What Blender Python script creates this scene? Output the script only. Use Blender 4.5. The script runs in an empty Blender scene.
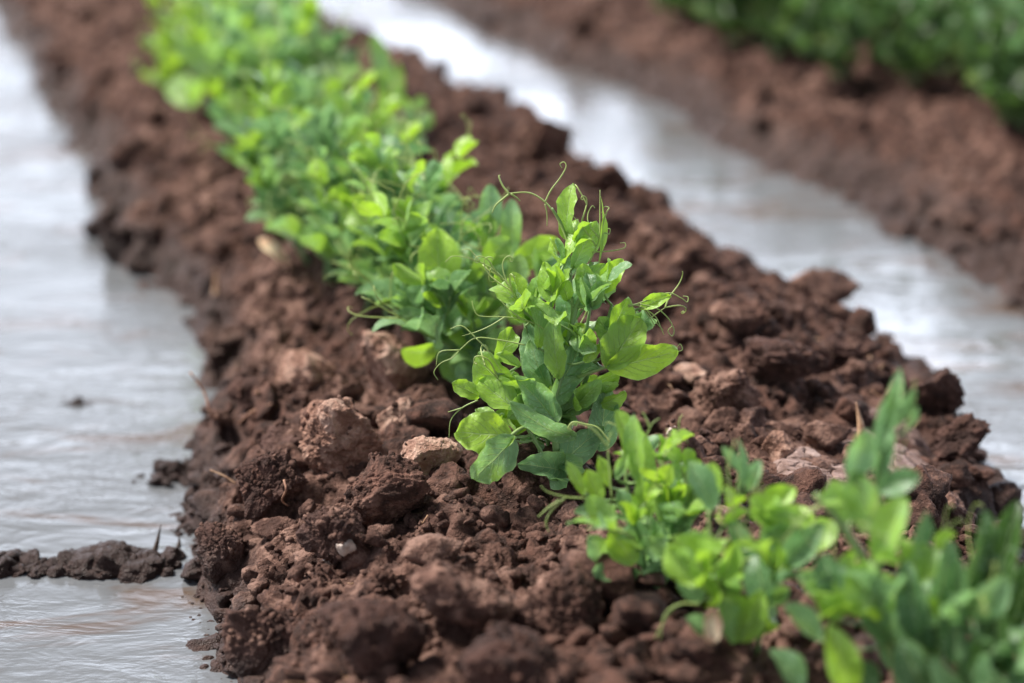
import bpy, bmesh, math, random, time
T0 = time.time()
import numpy as np
from mathutils import Vector, Matrix

R = math.radians
S = bpy.context.scene
COL = S.collection
RNG = np.random.default_rng(7)

# ---------------------------------------------------------------- camera model
W, H = 1024, 683
F = 2200.0
CH = 0.68
PITCH = math.atan(706 / F)
CAM = np.array([0.0, 0.0, CH])
FW = np.array([0.0, math.cos(PITCH), -math.sin(PITCH)])
UP = np.array([0.0, math.sin(PITCH), math.cos(PITCH)])
RT = np.array([1.0, 0.0, 0.0])

def ray(px, py):
    return FW + RT * ((px - W / 2) / F) - UP * ((py - H / 2) / F)

def A(px, py, Z):
    """point seen at pixel, at camera depth Z"""
    return CAM + ray(px, py) * Z

def P(px, py, z=0.0):
    d = ray(px, py)
    return CAM + d * ((z - CH) / d[2])

# ---------------------------------------------------------------- numpy noise
def _h(ix, iy, iz, s):
    n = (ix * 374761393 + iy * 668265263 + iz * 2147483647 + s * 1274126177) & 0xFFFFFFFF
    n = ((n ^ (n >> 13)) * 1274126177) & 0xFFFFFFFF
    n = ((n ^ (n >> 15)) * 2246822519) & 0xFFFFFFFF
    return ((n ^ (n >> 16)) & 0xFFFFFF) / float(0xFFFFFF)

def vnoise(p, s=0):
    i = np.floor(p).astype(np.int64)
    f = p - i
    f = f * f * f * (f * (f * 6 - 15) + 10)
    x, y, z = i[:, 0], i[:, 1], i[:, 2]
    fx, fy, fz = f[:, 0], f[:, 1], f[:, 2]
    def L(a, b, t): return a + (b - a) * t
    r = L(L(L(_h(x, y, z, s), _h(x + 1, y, z, s), fx), L(_h(x, y + 1, z, s), _h(x + 1, y + 1, z, s), fx), fy),
          L(L(_h(x, y, z + 1, s), _h(x + 1, y, z + 1, s), fx), L(_h(x, y + 1, z + 1, s), _h(x + 1, y + 1, z + 1, s), fx), fy), fz)
    return r * 2 - 1

def fbm(p, octs=4, s=0, gain=0.5, lac=2.03):
    a, t, o = 1.0, 0.0, np.zeros(len(p))
    q = p.copy()
    for k in range(octs):
        o += a * vnoise(q, s + k * 17)
        t += a
        a *= gain
        q = q * lac + 3.7
    return o / t

def ridged(p, octs=3, s=0):
    a, o = 1.0, np.zeros(len(p))
    q = p.copy()
    for k in range(octs):
        o += a * (1 - 2 * np.abs(vnoise(q, s + 31 * k)))
        a *= 0.5
        q = q * 2.1 + 1.3
    return o / 1.75

def clumps(x, y, c, s, amp=1.0):
    """heaped lumps: max over neighbouring jittered cells of tilted broken domes, cell size c"""
    gx, gy = x / c, y / c
    ix, iy = np.floor(gx).astype(np.int64), np.floor(gy).astype(np.int64)
    best = np.full(x.shape, 0.0)
    z0 = np.zeros_like(ix)
    for dx in (-1, 0, 1):
        for dy in (-1, 0, 1):
            jx, jy = ix + dx, iy + dy
            cx = jx + 0.5 + 0.8 * (_h(jx, jy, z0, s) - .5)
            cy = jy + 0.5 + 0.8 * (_h(jx, jy, z0 + 1, s) - .5)
            r = 0.45 + 0.55 * _h(jx, jy, z0 + 2, s) ** 1.5
            ex, ey = gx - cx, gy - cy
            th = 6.28 * _h(jx, jy, z0 + 3, s)
            ct, st = np.cos(th), np.sin(th)
            u, v = ex * ct + ey * st, (-ex * st + ey * ct) * (1.0 + 0.6 * _h(jx, jy, z0 + 5, s))
            d = (np.abs(u) ** 2.6 + np.abs(v) ** 2.6) ** (1 / 2.6) / r
            dome = np.clip(1 - d ** 2.4, 0, 1) ** 0.6
            tilt = 1 + 0.7 * (u * (_h(jx, jy, z0 + 4, s) - .5) * 2) + .5 * v
            ph = 6.28 * _h(jx, jy, z0 + 7, s)
            dome = np.minimum(dome, .35 + .6 * _h(jx, jy, z0 + 8, s) + 1.5 * (u * np.cos(ph) + v * np.sin(ph)))
            dome = np.clip(dome, 0, 1)
            best = np.maximum(best, dome * r * tilt * (0.5 + 0.8 * _h(jx, jy, z0 + 6, s)))
    return best * amp * c

# ---------------------------------------------------------------- terrain layout
def line(pts, z=0.0):
    q = np.array([P(a, b, z) for a, b in pts])
    o = np.argsort(q[:, 1])
    q = q[o]
    ys, xs = q[:, 1], q[:, 0]
    m0 = (xs[2] - xs[0]) / (ys[2] - ys[0]); m1 = (xs[-1] - xs[-3]) / (ys[-1] - ys[-3])
    def f(y):
        r = np.interp(y, ys, xs)
        r = np.where(y < ys[0], xs[0] + m0 * (y - ys[0]), r)
        return np.where(y > ys[-1], xs[-1] + m1 * (y - ys[-1]), r)
    return f

XL = line([(225, 700), (205, 660), (192, 600), (200, 540), (205, 470), (222, 410), (205, 350), (185, 305), (140, 275), (112, 225), (88, 160), (50, 95), (20, 45), (-10, 0)])
XR = line([(1062, 520), (1020, 450), (975, 385), (900, 325), (810, 288), (740, 250), (690, 215), (640, 180), (590, 140), (540, 112), (480, 82), (430, 62), (370, 35), (325, 0)], 0.02)
_XR0 = XR
XR = lambda y: _XR0(y) - 0.040 - 0.012 * sst((np.asarray(y) - 1.6) / 1.0)
X2 = line([(1075, 345), (1024, 302), (937, 255), (880, 225), (832, 192), (775, 165), (712, 140), (647, 95), (580, 75), (512, 48), (465, 25), (425, 0)])

def sst(t):
    t = np.clip(t, 0, 1)
    return t * t * (3 - 2 * t)

def prof(d, h=0.088):
    """height over distance from the water's edge (positive inside the bed)"""
    up = h * (1 - np.exp(-np.clip(d, 0, None) / 0.07)) * 1.05
    dn = -0.05 * (1 - np.exp(-np.clip(-d, 0, None) / 0.05))
    return np.where(d > 0, up, dn)

def smooth_z(x, y):
    x = np.asarray(x, float); y = np.asarray(y, float)
    xl, xr, x2 = XL(y), XR(y), X2(y)
    g = 0.27
    beds = [(xl - g - .62 - g - .62, xl - g - .62 - g), (xl - g - .62, xl - g), (xl, xr), (x2, x2 + .62), (x2 + .62 + g, x2 + 1.24 + g)]
    z = np.full(x.shape, -0.05)
    for a, b in beds:
        d = np.minimum(x - a, b - x)
        z = np.maximum(z, prof(d, .088 if a is xl else .062))
    far = np.maximum(sst((np.abs(x - xl) - 2.0) / .3), sst((y - 9) / 3))
    return z * (1 - far) + 0.07 * far

def _smooth_hit(px, py):
    d = ray(px, py); z = .05
    for _ in range(12):
        q = CAM + d * ((z - CH) / d[2]); z = .5 * z + .5 * max(0, float(smooth_z(q[0], q[1])))
    return q
FLAT = [(*_smooth_hit(a, b)[:2], r) for a, b, r in ((812, 470, .05), (893, 460, .06), (895, 430, .05), (724, 400, .04), (345, 440, .05), (388, 505, .05), (431, 475, .04), (396, 375, .04))]

def full_z(x, y, detail=True):
    """bed profile + lumps of all sizes"""
    p = np.stack([x, y, np.zeros_like(x)], 1)
    wob = fbm(p * 14, 3, 5)
    wx = x + 0.018 * vnoise(p * 16 + 9, 2) + 0.006 * vnoise(p * 60, 3)
    wy = y + 0.018 * vnoise(p * 16 + 40, 4) + 0.006 * vnoise(p * 60 + 7, 6)
    z = smooth_z(x + 0.030 * fbm(p * 9, 3, 11) + 0.012 * vnoise(p * 45, 71), y)
    m = sst((z + 0.02) / 0.05)
    if detail:
        fl = np.ones_like(z)
        for fx, fy, fr in FLAT: fl = np.minimum(fl, .3 + .7 * sst((np.hypot(x - fx, (y - fy) * .6) / fr - .6) / .6))
        z = z + m * (fl * (0.012 * wob - 0.008
                     + clumps(wx, wy, 0.090, 1) * 0.22
                     + clumps(wx + .3, wy, 0.040, 2) * 0.36)
                     + fl ** .5 * clumps(wx * 1.0, wy + .2, 0.018, 3) * 0.46
                     + clumps(x + .003 * vnoise(p * 200, 8), y, 0.0078, 4) * 0.46 * fl ** .5
                     + 0.0050 * ridged(p * 38, 4, 51) * fl + 0.0012 * fbm(p * 260, 3, 21))
    return z

# ---------------------------------------------------------------- object helpers
def new_mesh(name, verts, faces, mat=None, smooth=True, attrs=None, uv=None):
    me = bpy.data.meshes.new(name)
    verts = np.asarray(verts, dtype=np.float32)
    if isinstance(faces, np.ndarray):
        n, k = faces.shape
        me.vertices.add(len(verts)); me.vertices.foreach_set('co', verts.ravel())
        me.loops.add(n * k); me.loops.foreach_set('vertex_index', faces.astype(np.int32).ravel())
        me.polygons.add(n); me.polygons.foreach_set('loop_start', np.arange(0, n * k, k, dtype=np.int32))
        me.polygons.foreach_set('loop_total', np.full(n, k, dtype=np.int32))
        me.update(calc_edges=True)
    else:
        me.from_pydata(verts.tolist(), [], faces)
    if smooth:
        me.polygons.foreach_set('use_smooth', np.ones(len(me.polygons), dtype=bool))
    for k_, v in (attrs or {}).items():
        a = me.attributes.new(k_, 'FLOAT', 'POINT'); a.data.foreach_set('value', np.asarray(v, dtype=np.float32))
    if uv is not None:
        a = me.attributes.new('leafuv', 'FLOAT_VECTOR', 'POINT')
        u3 = np.zeros((len(verts), 3), dtype=np.float32); u3[:, :uv.shape[1]] = uv
        a.data.foreach_set('vector', u3.ravel())
    if mat: me.materials.append(mat)
    me.update()
    return me

def link(name, me, parent=None, loc=None):
    o = bpy.data.objects.new(name, me)
    COL.objects.link(o)
    if parent: o.parent = parent
    if loc is not None: o.location = Vector([float(c) for c in loc])
    return o

def tag(o, label=None, cat=None, group=None, kind=None):
    if label: o['label'] = label
    if cat: o['category'] = cat
    if group: o['group'] = group
    if kind: o['kind'] = kind
    return o

class MB:
    """mesh collector"""
    def __init__(self): self.v, self.f, self.t, self.uv, self.n = [], [], [], [], 0
    def add(self, v, f, tint=0.5, uv=None):
        v = np.asarray(v, float)
        self.v.append(v); self.f.append(np.asarray(f) + self.n); self.n += len(v)
        self.t.append(np.full(len(v), tint)); self.uv.append(uv if uv is not None else np.zeros((len(v), 2)))
    def mesh(self, name, mat, origin=(0, 0, 0)):
        return new_mesh(name, np.concatenate(self.v) - np.asarray(origin), np.concatenate(self.f), mat,
                        attrs={'tint': np.concatenate(self.t)}, uv=np.concatenate(self.uv))

# ---------------------------------------------------------------- node helpers
def mat_new(name):
    m = bpy.data.materials.new(name); m.use_nodes = True
    nt = m.node_tree; nt.nodes.clear()
    return m, nt

class N:
    def __init__(self, nt): self.nt = nt
    def n(self, t, **kw):
        d = self.nt.nodes.new(t)
        for k, v in kw.items():
            if k == 'inp':
                for i, val in v.items():
                    if hasattr(val, 'is_output') or isinstance(val, bpy.types.NodeSocket): self.nt.links.new(val, d.inputs[i])
                    else: d.inputs[i].default_value = val
            else: setattr(d, k, v)
        return d
    def math(self, op, a, b=0.0, clamp=False):
        d = self.n('ShaderNodeMath', operation=op, use_clamp=clamp, inp={0: a, 1: b}); return d.outputs[0]
    def noise(self, vec, scale, detail=3, rough=.5, dist=0.0):
        d = self.n('ShaderNodeTexNoise', inp={'Vector': vec, 'Scale': scale, 'Detail': detail, 'Roughness': rough, 'Distortion': dist}); return d.outputs['Fac']
    def mr(self, v, a, b, c=0.0, d=1.0, smooth=True):
        q = self.n('ShaderNodeMapRange', interpolation_type='SMOOTHSTEP' if smooth else 'LINEAR', inp={0: v, 1: a, 2: b, 3: c, 4: d}); return q.outputs[0]
    def mix(self, f, a, b, bt='MIX'):
        q = self.n('ShaderNodeMix', data_type='RGBA', blend_type=bt); 
        for i, val in ((0, f), (6, a), (7, b)):
            if isinstance(val, bpy.types.NodeSocket): self.nt.links.new(val, q.inputs[i])
            else: q.inputs[i].default_value = (*val, 1) if isinstance(val, tuple) and len(val) == 3 else val
        return q.outputs[2]
    def out(self, s, disp=None):
        o = self.n('ShaderNodeOutputMaterial'); self.nt.links.new(s, o.inputs[0])

def soil_material(name, base=(.112, .054, .039), dark=(.024, .0115, .0085), pale=(.27, .160, .122), pale_amt=1.0, cracks=False, wet_all=0.0, wet_k=1.0):
    m, nt = mat_new(name); k = N(nt)
    pos = k.n('ShaderNodeNewGeometry').outputs['Position']
    z = k.n('ShaderNodeSeparateXYZ', inp={0: pos}).outputs[2]
    n1 = k.noise(pos, 9, 4, .6); n2 = k.noise(pos, 70, 4, .6); n3 = k.noise(pos, 420, 3, .6)
    c = k.mix(k.mr(n2, .36, .64), dark, base)
    c = k.mix(k.mr(n1, .40, .68, 0, .55), c, base)
    # dry pale crust in patches
    pa = k.math('MULTIPLY', k.mr(n1, .44, .62, 0, .85 * pale_amt), k.mr(n2, .44, .64))
    c = k.mix(pa, c, pale)
    c = k.mix(k.mr(n3, .56, .74, 0, .40), c, pale)
    c = k.mix(k.mr(n3, .42, .28, 0, .6), c, dark)
    # wet by the waterline
    wz = k.math('ADD', z, k.math('MULTIPLY', k.math('SUBTRACT', k.noise(pos, 25, 3), .5), .06))
    wet = k.mr(wz, .064, .020)
    if wet_k < 1: wet = k.math('MULTIPLY', wet, wet_k)
    if wet_all: wet = k.math('MAXIMUM', wet, wet_all)
    c = k.mix(k.math('MULTIPLY', wet, .80), c, k.mix(.5, dark, (.05, .026, .021)))
    rough = k.math('ADD', k.mr(wet, 0, 1, .88, .40), k.math('MULTIPLY', n2, .15))
    height = k.math('ADD', k.math('MULTIPLY', n2, .006), k.math('ADD', k.math('MULTIPLY', n3, .0034), k.math('MULTIPLY', k.noise(pos, 1150, 2), .0013)))
    if cracks:
        wp = k.n('ShaderNodeVectorMath', operation='ADD', inp={0: pos, 1: k.n('ShaderNodeVectorMath', operation='SCALE', inp={0: k.n('ShaderNodeTexNoise', inp={'Vector': pos, 'Scale': 80.0}).outputs['Color'], 3: .012}).outputs[0]}).outputs[0]
        vo = k.n('ShaderNodeTexVoronoi', feature='DISTANCE_TO_EDGE', inp={'Vector': wp, 'Scale': 48.0}).outputs['Distance']
        cr = k.mr(vo, .0, .03)
        vo2 = k.n('ShaderNodeTexVoronoi', feature='DISTANCE_TO_EDGE', inp={'Vector': wp, 'Scale': 150.0}).outputs['Distance']
        cr = k.math('MULTIPLY', cr, k.mr(vo2, 0, .04, .8, 1))
        height = k.math('ADD', k.math('MULTIPLY', height, .35), k.math('MULTIPLY', cr, .0008))
        c = k.mix(cr, k.mix(.5, c, dark), c)
    bump = k.n('ShaderNodeBump', inp={'Strength': .9, 'Distance': 1.0, 'Height': height})
    b = k.n('ShaderNodeBsdfPrincipled', inp={'Base Color': c, 'Roughness': rough, 'Normal': bump.outputs[0], 'Specular IOR Level': .30})
    k.out(b.outputs[0])
    return m

def leaf_material():
    m, nt = mat_new('pea_leaf'); k = N(nt)
    tint = k.n('ShaderNodeAttribute', attribute_name='tint').outputs['Fac']
    uv = k.n('ShaderNodeAttribute', attribute_name='leafuv').outputs['Vector']
    geo = k.n('ShaderNodeNewGeometry')
    pos = geo.outputs['Position']
    s = k.n('ShaderNodeSeparateXYZ', inp={0: uv}); u, v = s.outputs[0], s.outputs[1]
    au = k.math('ABSOLUTE', u)
    n1 = k.noise(pos, 45, 3); n2 = k.noise(pos, 380, 3, .65); n4 = k.noise(pos, 900, 2)
    vignette_dark = k.mr(tint, 0.0, -.35)  # vignette darkening put into the leaf colour, for tints below zero
    t = k.math('ADD', tint, k.math('MULTIPLY', k.math('SUBTRACT', n1, .5), .65))
    r = k.n('ShaderNodeValToRGB', inp={0: t}); cr = r.color_ramp
    cr.elements[0].position = 0; cr.elements[0].color = (.105, .215, .085, 1)
    cr.elements[1].position = 1; cr.elements[1].color = (.38, .58, .085, 1)
    for p_, c_ in ((.25, (.205, .360, .160, 1)), (.5, (.265, .44, .080, 1)), (.75, (.32, .52, .075, 1))):
        e = cr.elements.new(p_); e.color = c_
    c = r.outputs[0]
    c = k.mix(vignette_dark, c, (.034, .085, .016))
    # silvery flecks, strongest on the blue-green leaves
    fl = k.math('MULTIPLY', k.mr(n2, .57, .66), k.mr(t, .15, .6, .5, .12))
    fl = k.math('MULTIPLY', fl, k.mr(n1, .32, .5))
    c = k.mix(fl, c, (.46, .60, .44))
    # veins: midrib and forward-swept side veins
    w = k.math('ADD', k.math('SUBTRACT', v, k.math('MULTIPLY', k.math('POWER', au, 1.2), .42)), k.math('MULTIPLY', k.math('SUBTRACT', n1, .5), .05))
    fr = k.math('ABSOLUTE', k.math('SUBTRACT', k.math('FRACT', k.math('MULTIPLY', w, 6.5)), .5))
    side = k.math('MULTIPLY', k.mr(fr, .085, .02), k.mr(au, .95, .35))
    mid = k.mr(au, .06, .015)
    vein = k.math('MAXIMUM', k.math('MULTIPLY', side, .85), mid)
    c = k.mix(k.math('MULTIPLY', vein, .62), c, (.42, .56, .24))
    # thin pale margin
    c = k.mix(k.mr(au, .93, .99, 0, .5), c, (.34, .48, .18))
    hgt = k.math('ADD', k.math('MULTIPLY', vein, -.0006), k.math('ADD', k.math('MULTIPLY', n2, .0006), k.math('MULTIPLY', n1, .004)))
    bump = k.n('ShaderNodeBump', inp={'Strength': 1.0, 'Distance': 1.0, 'Height': hgt})
    b = k.n('ShaderNodeBsdfPrincipled', inp={'Base Color': c, 'Roughness': .37, 'Normal': bump.outputs[0], 'Specular IOR Level': .5})
    tc = k.mix(.55, c, (.55, .75, .06), 'MULTIPLY')
    tc = k.mix(.5, c, k.n('ShaderNodeHueSaturation', inp={'Hue': .485, 'Saturation': 1.25, 'Value': 1.7, 'Color': c}).outputs[0])
    tr = k.n('ShaderNodeBsdfTranslucent', inp={'Color': tc, 'Normal': bump.outputs[0]})
    mx = k.n('ShaderNodeMixShader', inp={0: .42, 1: b.outputs[0], 2: tr.outputs[0]})
    k.out(mx.outputs[0])
    return m

def stem_material():
    m, nt = mat_new('pea_stem'); k = N(nt)
    tint = k.n('ShaderNodeAttribute', attribute_name='tint').outputs['Fac']
    pos = k.n('ShaderNodeNewGeometry').outputs['Position']
    c = k.mix(tint, (.13, .27, .10), (.42, .50, .14))
    c = k.mix(k.mr(k.noise(pos, 150, 2), .4, .7, 0, .35), c, (.30, .42, .16))
    b = k.n('ShaderNodeBsdfPrincipled', inp={'Base Color': c, 'Roughness': .45})
    tr = k.n('ShaderNodeBsdfTranslucent', inp={'Color': c})
    k.out(k.n('ShaderNodeMixShader', inp={0: .2, 1: b.outputs[0], 2: tr.outputs[0]}).outputs[0])
    return m

def simple_material(name, c1, c2, scale=200, rough=.7):
    m, nt = mat_new(name); k = N(nt)
    pos = k.n('ShaderNodeNewGeometry').outputs['Position']
    n = k.noise(pos, scale, 4)
    c = k.mix(k.mr(n, .35, .65), c1, c2)
    bump = k.n('ShaderNodeBump', inp={'Strength': .6, 'Distance': 1.0, 'Height': k.math('MULTIPLY', n, .0015)})
    b = k.n('ShaderNodeBsdfPrincipled', inp={'Base Color': c, 'Roughness': rough, 'Normal': bump.outputs[0]})
    k.out(b.outputs[0]); return m

def water_material():
    m, nt = mat_new('muddy_water'); k = N(nt)
    pos = k.n('ShaderNodeNewGeometry').outputs['Position']
    mp = k.n('ShaderNodeMapping', inp={'Vector': pos, 'Scale': (1.0, 2.2, 1.0), 'Rotation': (0, 0, R(12))}).outputs[0]
    a = k.noise(mp, 13, 3, .55, .6)
    b_ = k.noise(mp, 48, 3, .6, .4)
    c_ = k.noise(mp, 170, 2, .5)
    patch = k.mr(k.noise(pos, 4.5, 2), .38, .62, .10, 1.0)
    h = k.math('ADD', k.math('MULTIPLY', a, k.math('MULTIPLY', k.mr(k.noise(pos, 3.1, 2), .35, .65, .45, 1.0), .0050)), k.math('MULTIPLY', patch, k.math('ADD', k.math('MULTIPLY', b_, .0017), k.math('MULTIPLY', c_, .0003))))
    bump = k.n('ShaderNodeBump', inp={'Strength': 1.0, 'Distance': 1.0, 'Height': h})
    silt = k.mr(k.noise(mp, 5, 4, .6, 1.0), .50, .66)
    c = k.mix(silt, (.125, .130, .138), (.095, .066, .050))
    b = k.n('ShaderNodeBsdfPrincipled', inp={'Base Color': c, 'Roughness': .06, 'IOR': 1.38, 'Normal': bump.outputs[0], 'Specular IOR Level': .5})
    k.out(b.outputs[0]); return m

M_SOIL = soil_material('reddish_soil')
M_CLOD = soil_material('clod_soil', base=(.155, .076, .055), dark=(.036, .017, .012), pale=(.33, .20, .152))
M_DARKCLOD = soil_material('damp_clod_soil', base=(.100, .047, .035), dark=(.030, .0135, .010), pale=(.21, .12, .095), pale_amt=.5, wet_all=.3)
M_PALECLOD = soil_material('dry_pale_clod_soil', base=(.52, .34, .26), dark=(.26, .14, .10), pale=(.70, .52, .43), wet_k=.1)
M_TANCLOD = soil_material('tan_clod_soil', base=(.32, .175, .125), dark=(.12, .058, .04), pale=(.54, .36, .28), wet_k=.1)
M_MUD = soil_material('wet_mud', base=(.052, .025, .019), dark=(.02, .010, .008), pale=(.10, .055, .04), pale_amt=.3, wet_all=.55)
M_CRUST = soil_material('cracked_mud_crust', base=(.27, .18, .155), dark=(.11, .065, .052), pale=(.40, .30, .27), cracks=True, wet_k=.5, wet_all=.15)
M_LEAF = leaf_material(); M_STEM = stem_material()
M_STRAW = simple_material('dry_straw', (.52, .33, .20), (.30, .16, .09), 150)
M_ROOT = simple_material('dry_rootlet', (.34, .18, .11), (.20, .09, .055), 200)
M_TWIG = simple_material('dark_twig', (.06, .035, .022), (.03, .018, .012), 200)
M_PEBBLE = simple_material('pale_pebble', (.48, .39, .33), (.30, .22, .18), 250, .5)
M_DEADLEAF = simple_material('withered_leaf', (.75, .62, .42), (.62, .36, .22), 90, .6)
M_WATER = water_material()

# ---------------------------------------------------------------- ground sheet
def axis(segs):
    out = [segs[0][0]]
    for a, b, d0, d1 in segs:
        x = a
        while x < b - 1e-9:
            t = (x - a) / (b - a)
            d = d0 * (d1 / d0) ** t
            x = min(x + d, b)
            out.append(x)
    return np.array(out)

xs = axis([(-60, -2.2, 12, .12), (-2.2, -.75, .1, .006), (-.75, -.40, .005, .0024), (-.40, -.26, .0024, .0017), (-.26, .40, .0017, .0017), (.40, .62, .0018, .0028), (.62, 1.3, .003, .006), (1.3, 2.6, .006, .08), (2.6, 60, .1, 12)])
ys = axis([(-60, 0, 12, .12), (0, 1.05, .1, .004), (1.05, 1.25, .0036, .0028), (1.25, 2.0, .0026, .0028), (2.0, 5.2, .0030, .014), (5.2, 9, .014, .12), (9, 120, .15, 20)])
GX, GY = np.meshgrid(xs, ys)
gx, gy = GX.ravel(), GY.ravel()
gz = full_z(gx, gy)
nx, ny = len(xs), len(ys)
idx = np.arange(nx * ny).reshape(ny, nx)
faces = np.stack([idx[:-1, :-1], idx[:-1, 1:], idx[1:, 1:], idx[1:, :-1]], -1).reshape(-1, 4)
# push the surface sideways as well, so lumps overhang
pp = np.stack([gx, gy, gz], 1)
near = ((gy > 1) & (gy < 5) & (np.abs(gx) < 1.6)).astype(float) * sst((gz + .01) / .03)
offx = 0.006 * fbm(pp * 55, 2, 90) * near; offy = 0.008 * fbm(pp * 55 + 50, 2, 91) * near
ground = link('ground', new_mesh('ground', np.stack([gx + offx, gy + offy, gz], 1), faces, M_SOIL))
tag(ground, 'reddish brown lumpy soil of the raised beds', kind='structure')
print('ground verts', nx * ny)

# surface sampler (bilinear on the grid)
GZ = gz.reshape(ny, nx)
def surf(x, y):
    x = np.atleast_1d(np.asarray(x, float)); y = np.atleast_1d(np.asarray(y, float))
    i = np.clip(np.searchsorted(xs, x) - 1, 0, nx - 2); j = np.clip(np.searchsorted(ys, y) - 1, 0, ny - 2)
    tx = (x - xs[i]) / (xs[i + 1] - xs[i]); ty = (y - ys[j]) / (ys[j + 1] - ys[j])
    return (GZ[j, i] * (1 - tx) + GZ[j, i + 1] * tx) * (1 - ty) + (GZ[j + 1, i] * (1 - tx) + GZ[j + 1, i + 1] * tx) * ty

_ZS = np.arange(.95, 6.5, .003)
def hit(px, py):
    """where the ray of a pixel meets the soil (or the water)"""
    d = ray(px, py)
    q = CAM + d * _ZS[:, None]
    top = np.maximum(surf(q[:, 0], q[:, 1]), 0.0)
    below = np.nonzero(q[:, 2] < top)[0]
    i = below[0] if len(below) else len(_ZS) - 1
    return q[i], float(_ZS[i])

# water
wm = new_mesh('water', [(-60, -60, 0), (60, -60, 0), (60, 120, 0), (-60, 120, 0)], [(0, 1, 2, 3)], M_WATER, smooth=False)
tag(link('water', wm), 'rippled muddy irrigation water reflecting the bright sky', kind='structure')

# ---------------------------------------------------------------- clods
_ico = {}
def ico(n):
    if n not in _ico:
        bm = bmesh.new(); bmesh.ops.create_icosphere(bm, subdivisions=n, radius=1)
        _ico[n] = (np.array([v.co[:] for v in bm.verts]), np.array([[v.index for v in f.verts] for f in bm.faces]))
        bm.free()
    return _ico[n]

def clod_shape(seed, n=5, planes=11, soft=16.0, lump=1.0, fine=1.0):
    rs = np.random.default_rng(seed)
    d, f = ico(n)
    d = d / np.linalg.norm(d, axis=1)[:, None]
    w = d + 0.22 * np.stack([vnoise(d * 1.7 + seed, 1), vnoise(d * 1.7 + 5 + seed, 2), vnoise(d * 1.7 + 11 + seed, 3)], 1)
    w /= np.linalg.norm(w, axis=1)[:, None]
    pn = rs.normal(size=(planes, 3)); pn /= np.linalg.norm(pn, axis=1)[:, None]
    po = rs.uniform(.52, .95, planes)
    g = (w @ pn.T) / po
    inv = np.log(np.exp(soft * np.clip(g, .2, 4)).sum(1)) / soft
    r = 1 / np.clip(inv, .75, 3)
    o = seed * 1.37
    r = r * (1 + lump * (.13 * fbm(d * 2.3 + o, 3, 3)) + lump * .07 * ridged(d * 4.5 + o, 3, 9)) + fine * (.055 * fbm(d * 7 + o, 5, 5, .66) + .034 * ridged(d * 11 + o, 3, 7) - .05 * np.clip(1 - np.abs(vnoise(d * 2.6 + o, 77)) * 14, 0, 1))
    v = d * r[:, None]
    return v, f

def rotm(rs, tilt=.5):
    a = rs.uniform(0, 6.28); b = rs.uniform(-tilt, tilt); c = rs.uniform(-tilt, tilt)
    return np.array((Matrix.Rotation(b, 3, 'X') @ Matrix.Rotation(c, 3, 'Y') @ Matrix.Rotation(a, 3, 'Z')))

from mathutils.bvhtree import BVHTree
BVH = []; ON_CLODS = []
def hit_any(px, py):
    q, Z = hit(px, py); d = ray(px, py); L = np.linalg.norm(d)
    for t in BVH:
        r = t.ray_cast(Vector(CAM.tolist()), Vector((d / L).tolist()))
        if r[0] is not None and r[3] / L < Z: Z = r[3] / L; q = CAM + d * Z
    return q, Z

def big_clod(cx, cy, w, h, label, mat=M_CLOD, seed=1, name='soil_clod', cat='clod', n=6, lump=1.0, depth=.85, sink=.25, group=None, planes=11):
    """a clod seen centred at a pixel, w x h pixels"""
    if w < 22: q, Z = hit_any(cx, cy + h * .3)
    else:
        q, Z = hit(cx, cy + h * .42)
        Z += .10 * w * Z / F
        q = A(cx, cy + h * .42, Z)
    s = Z / F * (.90 if w > 40 else 1.0)
    rs = np.random.default_rng(seed)
    v, f = clod_shape(seed, n, planes, lump=lump)
    v = v @ rotm(rs, 3.1).T
    v = (v - (v.max(0) + v.min(0)) / 2) / ((v.max(0) - v.min(0)) / 2)
    hw, hh = w * s / 2, h * s / 2
    v = v * np.array([hw * 1.05, hw * depth, hh * 1.15])
    base = np.array([q[0], q[1], float(surf(q[0], q[1])[0]) if w >= 22 else q[2]])
    c = A(cx, cy, Z)
    v = v + (c - base)
    if w >= 40 and mat is not M_MUD:
        BVH.append(BVHTree.FromPolygons((v + base)[:, :].tolist(), f.tolist()))
        top = np.nonzero(v[:, 2] > np.quantile(v[:, 2], .45))[0]
        pick = top[rs.integers(len(top), size=int(w * h / (45 if mat in (M_CLOD, M_DARKCLOD) else 220)))]
        ON_CLODS.append((v + base)[pick])
    o = link(name, new_mesh(name, v, f, mat), loc=base)
    tag(o, label, cat, group)
    return o

CL = 'large clods on the left slope'
big_clod(345, 430, 100, 82, 'largest light brown clod with a flat sloping face, mid-left of the bed', M_TANCLOD, 11, n=7)
big_clod(399, 418, 48, 48, 'pale pinkish crumbling clod just right of the largest light brown clod', M_PALECLOD, 12)
big_clod(396, 362, 72, 66, 'pointed peaked brown clod beside the left foot of the pea row', M_TANCLOD, 13, planes=8)
big_clod(306, 371, 66, 42, 'rough clod with pale top above and left of the largest clod', M_TANCLOD, 14)
big_clod(431, 464, 68, 58, 'angular clod with a pale beige broken face, left of the sharp pea plant', M_PALECLOD, 25, planes=7)
big_clod(388, 494, 92, 82, 'big squat brown clod below the pale beige faced clod', M_CLOD, 31, n=7, lump=1.1)
big_clod(273, 484, 76, 60, 'dark damp clod with cracked side near the left waterline', M_DARKCLOD, 17, n=7, lump=1.3)
big_clod(298, 440, 84, 36, 'dark wedge shaped clod lying under the largest clod', M_DARKCLOD, 18)
big_clod(222, 552, 60, 62, 'wet rounded clod at the left waterline opposite the mud bar', M_DARKCLOD, 19, lump=1.3)
big_clod(330, 540, 76, 64, 'crumbly dark clod with small pale chips on its right side', M_DARKCLOD, 20, n=7, lump=1.6)
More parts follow.
